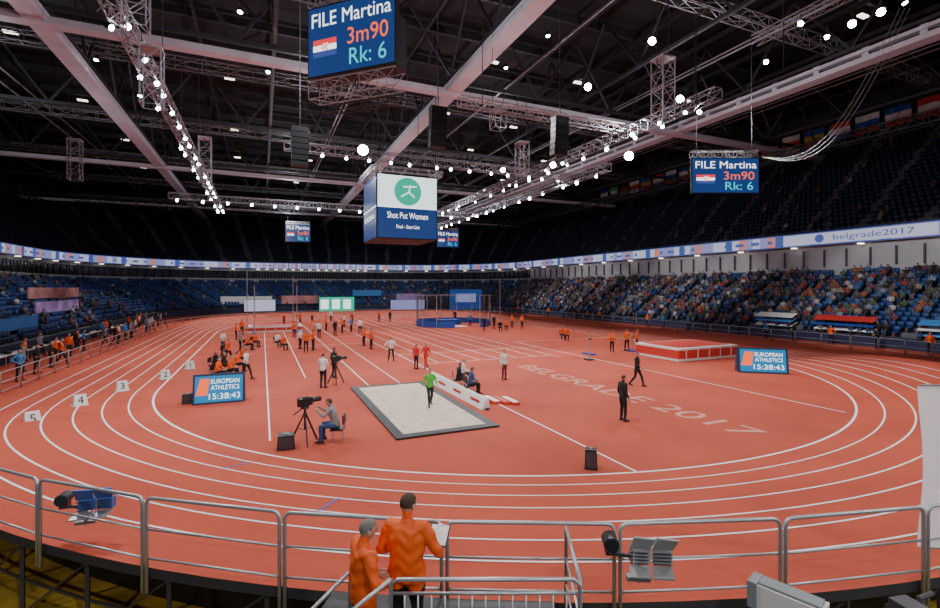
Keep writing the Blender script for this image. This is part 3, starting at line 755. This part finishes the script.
def head_mesh(m,hc,turn,nod):
    R=Matrix.Translation(Vector(hc))@Matrix.Rotation(turn,4,'Z')@Matrix.Rotation(-nod,4,'X')
    nu,nv=28,20; vs=[];loc=[]
    for i in range(nv+1):
        th=math.pi*i/nv
        for j in range(nu):
            ph=2*math.pi*j/nu; x=math.sin(th)*math.cos(ph); y=math.sin(th)*math.sin(ph); z=math.cos(th)
            if z>0: sq=1+.10*math.sin(th*2); x*=sq; y*=sq
            X=x*.080;Y=y*.096;Z=z*.114
            if z<0: k=1-.26*(-z)**1.3; X*=k; Y=Y*(1-.12*(-z)) if y>0 else Y*(1-.32*(-z)); 
            if y>.3:
                Y+= .026*math.exp(-(X/.012)**2-((Z+.018)/.017)**2)
                Y+= .012*math.exp(-(X/.010)**2-((Z-.006)/.024)**2)
                Y+= .006*math.exp(-((Z-.030)/.010)**2)*math.exp(-(X/.05)**2)
                for s in(-1,1): Y-= .010*math.exp(-((X-s*.030)/.015)**2-((Z-.008)/.012)**2)
                Y+= .006*math.exp(-(X/.024)**2-((Z+.055)/.010)**2)
                Y+= .010*math.exp(-(X/.026)**2-((Z+.098)/.018)**2)
            loc.append((X,Y,Z))
            hr=(Z>.062) or (Y<-.015 and Z>-.02) or (Y<.035 and Z>.02)
            if hr: f=1.04; X*=f;Y*=f;Z*=f
            vs.append(R@Vector((X,Y,Z)))
    fs={'hair':[],'skin':[],'lip':[]}
    for i in range(nv):
        for j in range(nu):
            q=(i*nu+j,(i+1)*nu+j,(i+1)*nu+(j+1)%nu,i*nu+(j+1)%nu)
            cx=sum(loc[a][0] for a in q)/4; cy=sum(loc[a][1] for a in q)/4; cz=sum(loc[a][2] for a in q)/4
            hr=(cz>.065) or (cy<-.018 and cz>-.022) or (cy<.03 and cz>.025)
            k='hair' if hr else ('lip' if (cy>.06 and abs(cx)<.024 and -.066<cz<-.05) else 'skin')
            fs[k].append(q)
    for k in fs: 
        if fs[k]:
            used=sorted({a for q in fs[k] for a in q}); mp={a:i for i,a in enumerate(used)}
            m.add([vs[a] for a in used],[tuple(mp[a] for a in q) for q in fs[k]],k)
    for s in(-1,1):
        c=R@Vector((s*.030,.083,.008)); d=(R.to_3x3()@Vector((0,1,0)))
        m.tube([c-d*.006,c,c+d*.004],[.009,.009,.004],'eye',8)
        e=R@Vector((s*.082,-.005,-.005)); u=R.to_3x3()@Vector((0,0,1)); sd=R.to_3x3()@Vector((s,-.25,0))
        m.tube([e-sd*.008,e+sd*.006,e+sd*.012],[(.032,.017),(.034,.019),(.026,.012)],'skin',10,side=u)
        m.beam(R@Vector((s*.017,.096,.028)),R@Vector((s*.044,.087,.028)),.006,'hair')
def hand(m,w,d,sgn,curl=.5,nrm=None,side=None):
    w=Vector(w); d=Vector(d).normalized()
    n=Vector(nrm) if nrm else Vector((-sgn,.15,0)); n=(n-d*n.dot(d))
    if n.length<.1: n=Vector((0,0,-1))-d*d.dot(Vector((0,0,-1)))
    n.normalize(); s=d.cross(n).normalized()
    if s.y<0 and abs(s.y)>.2: s=-s
    elif abs(s.y)<=.2 and s.z<0: s=-s
    m.tube([w-d*.03,w,w+d*.03,w+d*.075,w+d*.092],[(.024,.02),(.027,.018),(.037,.017),(.041,.014),(.036,.010)],'skin',10,side=s)
    for i,(o,L) in enumerate(((.030,.070),(.010,.080),(-.010,.074),(-.029,.058))):
        b=w+d*.078+s*o; c=curl*(.8+.12*i)
        p1=b+(d*math.cos(c*.5)+n*math.sin(c*.5))*L*.42; p2=p1+(d*math.cos(c*1.2)+n*math.sin(c*1.2))*L*.33; p3=p2+(d*math.cos(c*1.8)+n*math.sin(c*1.8))*L*.25
        m.tube([b,p1,p2,p3],[.0095,.009,.008,.0055],'skin',6)
    b=w+d*.02+s*.028; p1=b+(d*.7+s*.75+n*.25).normalized()*.035; p2=p1+(d*.9+s*.25+n*.35).normalized()*.03; p3=p2+(d+n*.4).normalized()*.022
    m.tube([b,p1,p2,p3],[.013,.012,.010,.007],'skin',6)
CACHE={}
def body(pose,sleeve=True,vox=.017,fat=1.0,shorts=False):
    key=(pose,sleeve,vox,fat,shorts)
    if key in CACHE: return CACHE[key]
    d=POSES[pose]; V=Vector; m=MB(); bones=[]
    pel,che,nek,hed=V(d['pel']),V(d['che']),V(d['nek']),V(d['hed'])
    shl,shr=V(d['sh'][0]),V(d['sh'][1]); side=(shr-shl).normalized(); ax=(che-pel).normalized(); f=fat
    up=(nek-che).normalized(); jk=f>1.05
    pts=[pel-ax*.11,pel-ax*.05,pel+ax*.04,pel.lerp(che,.45),che-up*.02,che+up*.06,che.lerp(nek,.72),nek-up*.005,nek+up*.03]
    rad=[(.12*f,.08*f),(.165*f,.115*f),(.168*f,.122*f),(.152*f,.115*f*f),(.172*f,.125*f),(.182*f,.125*f),(.165*f,.10*f),(.085,.07),(.062,.06)]
    m.tube(pts,rad,'shirt',20,side=side)
    m.tube([nek-up*.03,nek+up*.03,hed-V((0,.02,.05))],[.062,.056,.056],'skin',12)
    bones.append((pel+ax*(-.06 if jk else .02),che,.15*f,0)); bones.append((che,nek-up*.02,.14*f,0)); bones.append((nek+up*.05,hed,.055,2)); bones.append((pel-ax*(.16 if jk else .09),pel-ax*(.15 if jk else .08),.13*f,1))
    for i,sg in((0,-1),(1,1)):
        sh,el,wr=V(d['sh'][i]),V(d['el'][i]),V(d['wr'][i]); a=che.lerp(nek,.5)
        m.tube([a.lerp(sh,.35),sh,sh.lerp(el,.35),el.lerp(sh,.15),el,el.lerp(wr,.3),wr],[.085*f,.070*f,.060*f,.048*f,.046*f,.046*f,.033],'shirt',12)
        bones.append((a.lerp(sh,.5),sh,.07*f,0)); bones.append((sh,el,.055*f,0)); bones.append((el.lerp(wr,.12),wr-(wr-el).normalized()*.01,.04,0 if sleeve else 2))
        hp,kn,an=V(d['hp'][i]),V(d['kn'][i]),V(d['an'][i])
        m.tube([hp+(hp-kn).normalized()*.03,hp.lerp(kn,.25),hp.lerp(kn,.7),kn,kn.lerp(an,.3),kn.lerp(an,.7),an,an-V((0,0,.03))],[.095*f,.094*f,.070,.062,.064,.050,.046,.046],'pants',14)
        bones.append((hp.lerp(kn,.22) if jk else hp,kn,.08,1)); bones.append((kn,an+V((0,0,.04)),.052,2 if shorts else 1))
        td=V(d['td'][i]).normalized(); h0=V((an.x,an.y,0)); fz=max(.0,an.z-.1)
        m.tube([h0-td*.085+V((0,0,.05+fz)),h0-td*.06+V((0,0,.045+fz)),h0+td*.04+V((0,0,.05+fz*.7)),h0+td*.13+V((0,0,.036+fz*.2)),h0+td*.185+V((0,0,.026))],[(.025,.03),(.038,.045),(.042,.05),(.046,.034),(.026,.018)],'shoes',12,side=V((1,0,0)))
        bones.append((h0-td*.05+V((0,0,.035+fz)),h0+td*.17+V((0,0,.02)),.035,4))
    o=m.obj('tmp'); md=o.modifiers.new('r','REMESH'); md.mode='VOXEL'; md.voxel_size=vox
    ms=o.modifiers.new('s','SMOOTH'); ms.factor=.5; ms.iterations=3
    bpy.context.view_layer.update()
    me=bpy.data.meshes.new_from_object(o.evaluated_get(bpy.context.evaluated_depsgraph_get()))
    old=o.data; bpy.data.objects.remove(o); bpy.data.meshes.remove(old)
    n=len(me.polygons); c=np.empty(n*3); me.polygons.foreach_get('center',c); c=c.reshape(-1,3)
    D=[]
    for a,b,r,k in bones:
        a=np.array(a);b=np.array(b);ab=b-a;L=max(1e-9,ab@ab); t=np.clip(((c-a)@ab)/L,0,1); D.append(np.linalg.norm(c-(a+t[:,None]*ab),axis=1)-r)
    ids=np.array([b[3] for b in bones])[np.argmin(np.array(D),0)]
    vv=np.empty(len(me.vertices)*3); me.vertices.foreach_get('co',vv); vv=vv.reshape(-1,3)
    if jk:
        fold=np.sin(vv[:,2]*46+np.sin(vv[:,0]*23)*2.2+vv[:,1]*19)*.0045+np.sin(vv[:,2]*21-vv[:,0]*31)*.005
        rr_=vv.copy(); rr_[:,2]=0; L=np.linalg.norm(rr_,axis=1)[:,None]+1e-6
        msk=((vv[:,2]>.8)&(vv[:,2]<1.45))[:,None]; vv=vv+rr_/L*fold[:,None]*msk
    faces=[tuple(p.vertices) for p in me.polygons]; bpy.data.meshes.remove(me)
    M2=MB(); M2.mats=list(SL); M2.v=[tuple(x) for x in vv]; M2.f=faces; M2.m=[int(i) for i in ids]
    head_mesh(M2,hed,d['turn'],d['nod'])
    for i,sg in((0,-1),(1,1)):
        el,wr=V(d['el'][i]),V(d['wr'][i]); hand(M2,wr,wr-el,sg,.55)
    M2.tube([nek-up*.01,nek+up*.025],[(.074,.07),(.068,.064)],'shirt',16,side=side)
    me=bpy.data.meshes.new('person_mesh'); me.from_pydata(M2.v,[],M2.f); me.polygons.foreach_set('material_index',M2.m); me.polygons.foreach_set('use_smooth',[True]*len(M2.f)); me.update()
    CACHE[key]=me; return me
def person(name,loc,rz,pose='stand',shirt='cblack',pants='cblack',hair='hair',sleeve=True,scale=1.0,vox=.017,fat=1.0,shoes='shoe',shorts=False):
    me=body(pose,sleeve,vox,fat,shorts).copy(); me.name=name
    for k in (shirt,pants,'skin',hair,shoes,'eye','lip'): me.materials.append(M[k])
    o=bpy.data.objects.new(name,me); COL.objects.link(o); o.location=loc; o.rotation_euler=(0,0,rz); o.scale=(scale,)*3; return o
def tocam(c,off=0): return math.atan2(c[0],-c[1])+off
PZ=1.04
cR=P(407,5.3,PZ); cL=P(363,5.05,PZ)
away=-YAW
person('race_official',cR,away-.15,'read','orange','cblack','hair',vox=.011,fat=1.2,scale=1.05)
POSES['read2']=mk(el=[(-.29,.0,1.16),(.30,.02,1.17)],wr=[(-.12,.22,1.04),(.16,.22,1.04)],nod=.2,hed=(0,.055,1.63),turn=-.1)
person('race_official',cL,away-1.0,'read2','orange','cblack','hairgrey',vox=.011,fat=1.16,scale=.965)
e_=Vector((math.sin(.15+YAW),math.cos(.15+YAW),0)); pr=Vector((e_.y,-e_.x,0))
pc=cR+e_*.42+pr*.27+Vector((0,0,1.20)); mm=MB(); mm.box((0,0,0),(.24,.32,.012),'black'); mm.box((0,0,.009),(.21,.29,.006),'paper'); mm.box((0,.14,.014),(.08,.02,.01),'rail'); cb=mm.obj('clipboard',loc=pc); cb.rotation_euler=(.35,0,away-.15)
def circ(ang,r,z): a=math.radians(ang); return (CX+r*math.cos(a),CY0+r*math.sin(a),z)
a0=math.degrees(math.atan2(cR.y-CY0,cR.x-CX))%360
m=MB()
N=8
for i in range(N):
    s=a0-2.8+i*6.6/N; t=s+6.6/N
    m.quad(circ(s,26.05,PZ),circ(t,26.05,PZ),circ(t,28.1,PZ),circ(s,28.1,PZ),'dark')
    m.quad(circ(s,28.1,PZ),circ(t,28.1,PZ),circ(t,28.1,PZ-.15),circ(s,28.1,PZ-.15),'rail')
    m.quad(circ(s,26.05,PZ),circ(t,26.05,PZ),circ(t,26.05,PZ-.15),circ(s,26.05,PZ-.15),'dark')
for s in (-2.7,.5,3.7):
    for r in(26.15,28.0): m.beam(circ(a0+s,r,-.6),circ(a0+s,r,PZ-.05),.06,'rail')
m.obj('officials_platform')
m=MB()
A=P(391,4.75,2.28);B=P(580,4.75,2.28)
up=Vector((0,0,1))
m.tube([A-up*1.2,A-up*.06,A+(B-A).normalized()*.06,B-(B-A).normalized()*.06,B-up*.06,B-up*1.2],.022,'rail',8)
for k in (.14,.5): m.tube([A-up*k,B-up*k],.016,'rail',8)
n=14
for i in range(1,n): q=A.lerp(B,i/n); m.tube([q-up*.14,q-up*.9],.010,'rail',6)
C=P(566,6.3,2.02)
m.tube([B-up*1.07,B+up*.0,C,C-up*1.0],.024,'rail',8); m.tube([B-up*.4,C-up*.4],.016,'rail',6); m.tube([B-up*.75,C-up*.75],.016,'rail',6)
D0=P(350,5.6,1.85); D1=P(262,4.6,1.6)
m.tube([D0-up*.8,D0,D1,D1-up*1.6],.024,'rail',8)
D2=P(330,4.6,2.1);m.tube([A,D2-up*.2,D2-up*1.3],.022,'rail',8)
m.obj('platform_handrail',smooth=True)
def railflood(name,c,rz,pk):
    e=empty(name,c,rz); m=MB()
    m.beam((0,0,-.35),(0,0,.0),.05,'rail'); m.box((0,0,-.3),(.3,.1,.05),'rail')
    m.tube([(-.34,-.05,.12),(-.34,.16,.12)],[.1,.1],'black',14); m.tube([(-.34,-.07,.12),(-.34,-.05,.12)],[.085,.1],'glass',14); m.beam((-.34,0,.0),(0,0,-.03),.04,'dark'); m.box((-.34,.1,.0),(.12,.14,.1),'dark')
    for x,rz2 in((.0,.25),(.28,-.2)):
        m.box((x+.02,0,.0),(.24,.12,.18),pk,rz2)
        m.add([(x-.12,-.06,.1),(x+.13,-.06,.1),(x+.17,-.2,.30),(x-.10,-.24,.34),(x-.12,-.04,.1),(x+.13,-.04,.1),(x+.17,-.18,.31),(x-.10,-.22,.35)],[(0,1,2,3),(7,6,5,4),(0,4,5,1),(1,5,6,2),(2,6,7,3),(3,7,4,0)],pk)
        m.add([(x-.12,-.06,-.1),(x+.13,-.06,-.1),(x+.10,-.26,-.14),(x-.16,-.26,-.14),(x-.12,-.06,-.12),(x+.13,-.06,-.12),(x+.10,-.26,-.16),(x-.16,-.26,-.16)],[(0,1,2,3),(7,6,5,4),(0,4,5,1),(1,5,6,2),(2,6,7,3),(3,7,4,0)],'rail')
        for j in range(4): m.box((x,-.08,-.07+.045*j),(.22,.01,.015),'dark')
    m.obj('fixture',parent=e)
M['fixblue']=mat('blue_flood_housing',(.05,.14,.45),.4,.2)
M['fixgrey']=mat('grey_flood_housing',(.45,.47,.48),.4,.3)
c=P(86,8.15,1.48); railflood('rail_floodlight',c,-YAW+.3,'fixblue')
c=P(638,6.15,1.74); railflood('rail_floodlight',c,-YAW-.1,'fixgrey')
c=P(933,7.2,0); m=MB()
n=12
def wv(z,x): return .05*math.sin(z*2.2+x*4)
for i in range(n):
    z0=1.25+i*2.45/n; z1=1.25+(i+1)*2.45/n
    for j in range(5):
        x0=-.2+.11*j; x1=x0+.11
        m.quad((x0,wv(z0,x0),z0),(x1,wv(z0,x1),z0),(x1,wv(z1,x1),z1),(x0,wv(z1,x0),z1),'fabric')
m.tube([(.36,0,-.6),(.36,0,3.8)],.03,'rail',8); m.beam((-.2,0,3.72),(.36,0,3.72),.025,'rail'); m.beam((-.2,0,1.25),(.36,0,1.25),.025,'rail')
m.obj('white_banner_flag',loc=(c.x,c.y,0),rz=-YAW)
c=P(806,4.4,0); e=empty('broadcast_camera',(c.x,c.y,-.36),-YAW+.75); m=MB()
m.tube([(0,0,-.24),(0,0,2.35)],.07,'dark',10)
for a in(0,120,240): m.beam((0,0,.3),(.5*math.cos(math.radians(a)),.5*math.sin(math.radians(a)),-.24),.05,'dark')
m.box((0,0,2.38),(.2,.3,.12),'black'); m.box((0,.12,2.56),(.20,.56,.22),'matw'); m.box((.0,.12,2.68),(.16,.5,.03),'grey'); m.box((.102,.1,2.57),(.01,.3,.14),'grey')
m.box((0,.42,2.56),(.22,.08,.25),'grey'); m.box((0,.465,2.56),(.16,.01,.18),'glass')
m.box((-.02,-.28,2.52),(.2,.26,.2),'black'); m.beam((.12,-.2,2.35),(.22,-.6,2.25),.03,'black'); m.tube([(.0,-.4,2.5),(.1,-.6,2.4),(.3,-.7,2.1)],.02,'black',6)
m.obj('body',parent=e)
m=MB(); cc_=P(916,5.2,0); m.box((0,0,.45),(.8,.6,2.1),'black'); m.box((0,0,1.58),(.5,.4,.16),'black',0,.8); m.box((-.1,0,1.7),(.24,.24,.12),'dark'); m.tube([(.1,0,1.6),(.12,.05,1.75),(.3,.05,1.78)],.03,'dark',8)
m.obj('equipment_flight_case',loc=(cc_.x,cc_.y,0),rz=-YAW+.2)
m=MB(); m.box((0,-.05,.42),(.42,.42,.06),'black')
for x in(-.17,.17):
    for y in(-.2,.12): m.beam((x,y,0),(x,y,.4),.03,'rail')
m.box((0,-.27,.75),(.42,.04,.3),'black'); m.beam((-.17,-.26,.42),(-.17,-.27,.85),.03,'rail'); m.beam((.17,-.26,.42),(.17,-.27,.85),.03,'rail')
chair_v=(list(m.v),list(m.f),list(m.m),list(m.mats))
def chair(loc,rz):
    mm=MB(); mm.v,mm.f,mm.m,mm.mats=[list(x) for x in chair_v]; return mm.obj('folding_chair',loc=loc,rz=rz)
FP=[(430,407,'long_jumper','stride','green','cblack',.2,True),
(504,380,'coach','stand','shirtw','maroon',.8,True),
(623,421,'field_judge','stand','cblack','cblack',2.2,True),
(637,386,'field_judge','walk','cblack','cblack',1.2,True),
(612,352,'volunteer','stand','orange_s','cblack',.4,True),(627,351,'volunteer','hips','orange_s','cblack',-.6,True),(637,350,'volunteer','stand','orange_s','cblack',1.5,True),
(323,388,'photographer','arms','shirtw','cblack',2.6,False),
(334,378,'camera_operator','stand','cblack','cblack',2.2,True),
(246,379,'field_judge','walk','shirtw','cblack',1.0,False),
(391,361,'athlete','hips','shirtw','cblack',.3,False),
(416,369,'athlete','stand','cred','cblack',2.4,True),(426,368,'athlete','walk','cred','cred',-.6,True),
(371,349,'volunteer','stand','orange_s','cblack',1.,True),(364,346,'volunteer','arms','orange_s','cblack',-1.,True),
(228,363,'volunteer','walk','orange_s','cblack',.7,True),(240,352,'field_judge','stand','grey','cblack',1.7,True),(223,352,'field_judge','arms','shirtw','jeans',.7,True),
(306,352,'volunteer','stand','orange_s','cblack',0,True),(300,349,'field_judge','arms','shirtw','cblack',1,True),(313,350,'volunteer','stand','orange_s','cblack',2,True),
(360,334,'athlete','stand','shirtw','cblack',0,True),(351,332,'athlete','stand','cblue','cblack',1,True),(342,333,'volunteer','arms','orange_s','cblack',2,True),(335,336,'volunteer','stand','cblack','cblack',.6,True),
(326,331,'athlete','stand','orange_s','cblack',2,True),(344,327,'volunteer','stand','shirtw','cblack',2,True),(312,327,'athlete','walk','cblack','orange_s',1,True),(319,338,'field_judge','stand','shirtw','cblack',2.6,True),
(294,338,'volunteer','stand','orange_s','cblack',.5,True),(284,325,'athlete','stand','cred','cblack',.5,True),(300,325,'athlete','walk','orange_s','cblack',2,True),(379,322,'athlete','stand','orange_s','cblack',.5,True),(390,322,'athlete','stand','cblack','cblack',.5,True),
(242,335,'volunteer','stand','orange_s','cblack',.5,True),(236,340,'volunteer','arms','orange_s','cblack',1.5,True),
(455,322,'shot_putter','hips','cblack','cblack',.5,True),(470,326,'field_judge','stand','cblue','cblack',.5,True),(437,326,'volunteer','stand','orange_s','cblack',1.5,True),(512,328,'volunteer','stand','orange_s','cblack',.5,True),(522,329,'volunteer','arms','orange_s','cblack',.5,True),(494,329,'field_judge','stand','cblack','cblack',.5,True),
(484,331,'volunteer','stand','cblack','cblack',.5,True),(352,324,'field_judge','stand','cred','cblack',.5,True),(331,322,'athlete','stand','shirtw','cblack',.5,True)]
for px,py,nm,ps,sh,pa,off,sl in FP:
    c=G(px,py); z=0.05 if nm=='long_jumper' else .0
    sc_=.93 if sh in('cred','green') else random.uniform(.97,1.03)
    hr=random.choice(['hair','hair','hairgrey'])
    person(nm,(c.x,c.y,z),tocam(c,off),ps,sh,pa,hr,sl,sc_)
SITS=[(458,388,'cblack','cblack',1.6),(470,394,'jeans','cblack',1.9),(462,383,'shirtw','cblack',1.6),(236,372,'orange_s','cblack',1.4),(229,378,'orange_s','cblack',1.2),(222,374,'cblack','cblack',1.4),(241,365,'orange_s','cblack',1.6),(217,381,'orange_s','cblack',1.1),
 (567,340,'orange_s','cblack',0),(562,339,'orange_s','cblack',.3),(283,350,'orange_s','cblack',.5),(277,347,'shirtw','cblack',.5),(214,372,'cblack','cblack',1.1),(247,350,'orange_s','cblack',1.1),(254,347,'orange_s','cblack',1.0),(500,331,'cblack','cblack',.2),(506,330,'orange_s','cblack',.2)]
for px,py,sh,pa,off in SITS:
    c=G(px,py); r=tocam(c,off); person('seated_official',(c.x,c.y,0),r,'sit',sh,pa,random.choice(['hair','hairgrey'])); chair((c.x,c.y,0),r)
c=G(336,441); rr_=head_to(c,G(305,443)); person('camera_operator',(c.x,c.y,0),rr_-.15,'camop','grey','jeans','hair',scale=1.12); chair((c.x,c.y,0),rr_-.15)
for i in range(46):
    y=22+i*1.35+random.uniform(-.4,.4); x=-12.4-random.choice([0,.0,.9,1.8,2.9])-random.uniform(0,.4)
    sh=random.choice(['orange_s','orange_s','cblack','cblue','cblack','grey','orange_s','shirtw'])
    person('photographer' if sh=='cblack' else 'volunteer',(x,y,0),-math.pi/2+random.uniform(-.7,.7),random.choice(['stand','arms','hips','walk']),sh,'cblack',random.choice(['hair','hairgrey']),True,random.uniform(.95,1.03))
for i in range(22):
    y=16+i*3.3+random.uniform(-1,1); x=47.2+random.uniform(0,1.2)
    person('volunteer',(x,y,0),math.pi/2+random.uniform(-.7,.7),random.choice(['stand','arms','hips']),random.choice(['orange_s','orange_s','cblack','cblue']),'cblack','hair',True)
m=MB()
for y in np.arange(30,70,3.2): m.box((-15.7,y,.72),(.7,2.8,.05),'matw'); m.box((-16.0,y,.36),(.04,2.8,.7),'navy'); m.box((-15.7,y-1,.85),(.3,.4,.22),'black'); [m.beam((-15.45,y+k,0),(-15.45,y+k,.7),.04,'rail') for k in(-1.3,1.3)]
m.obj('press_table')
print('OBJ',len(bpy.data.objects))
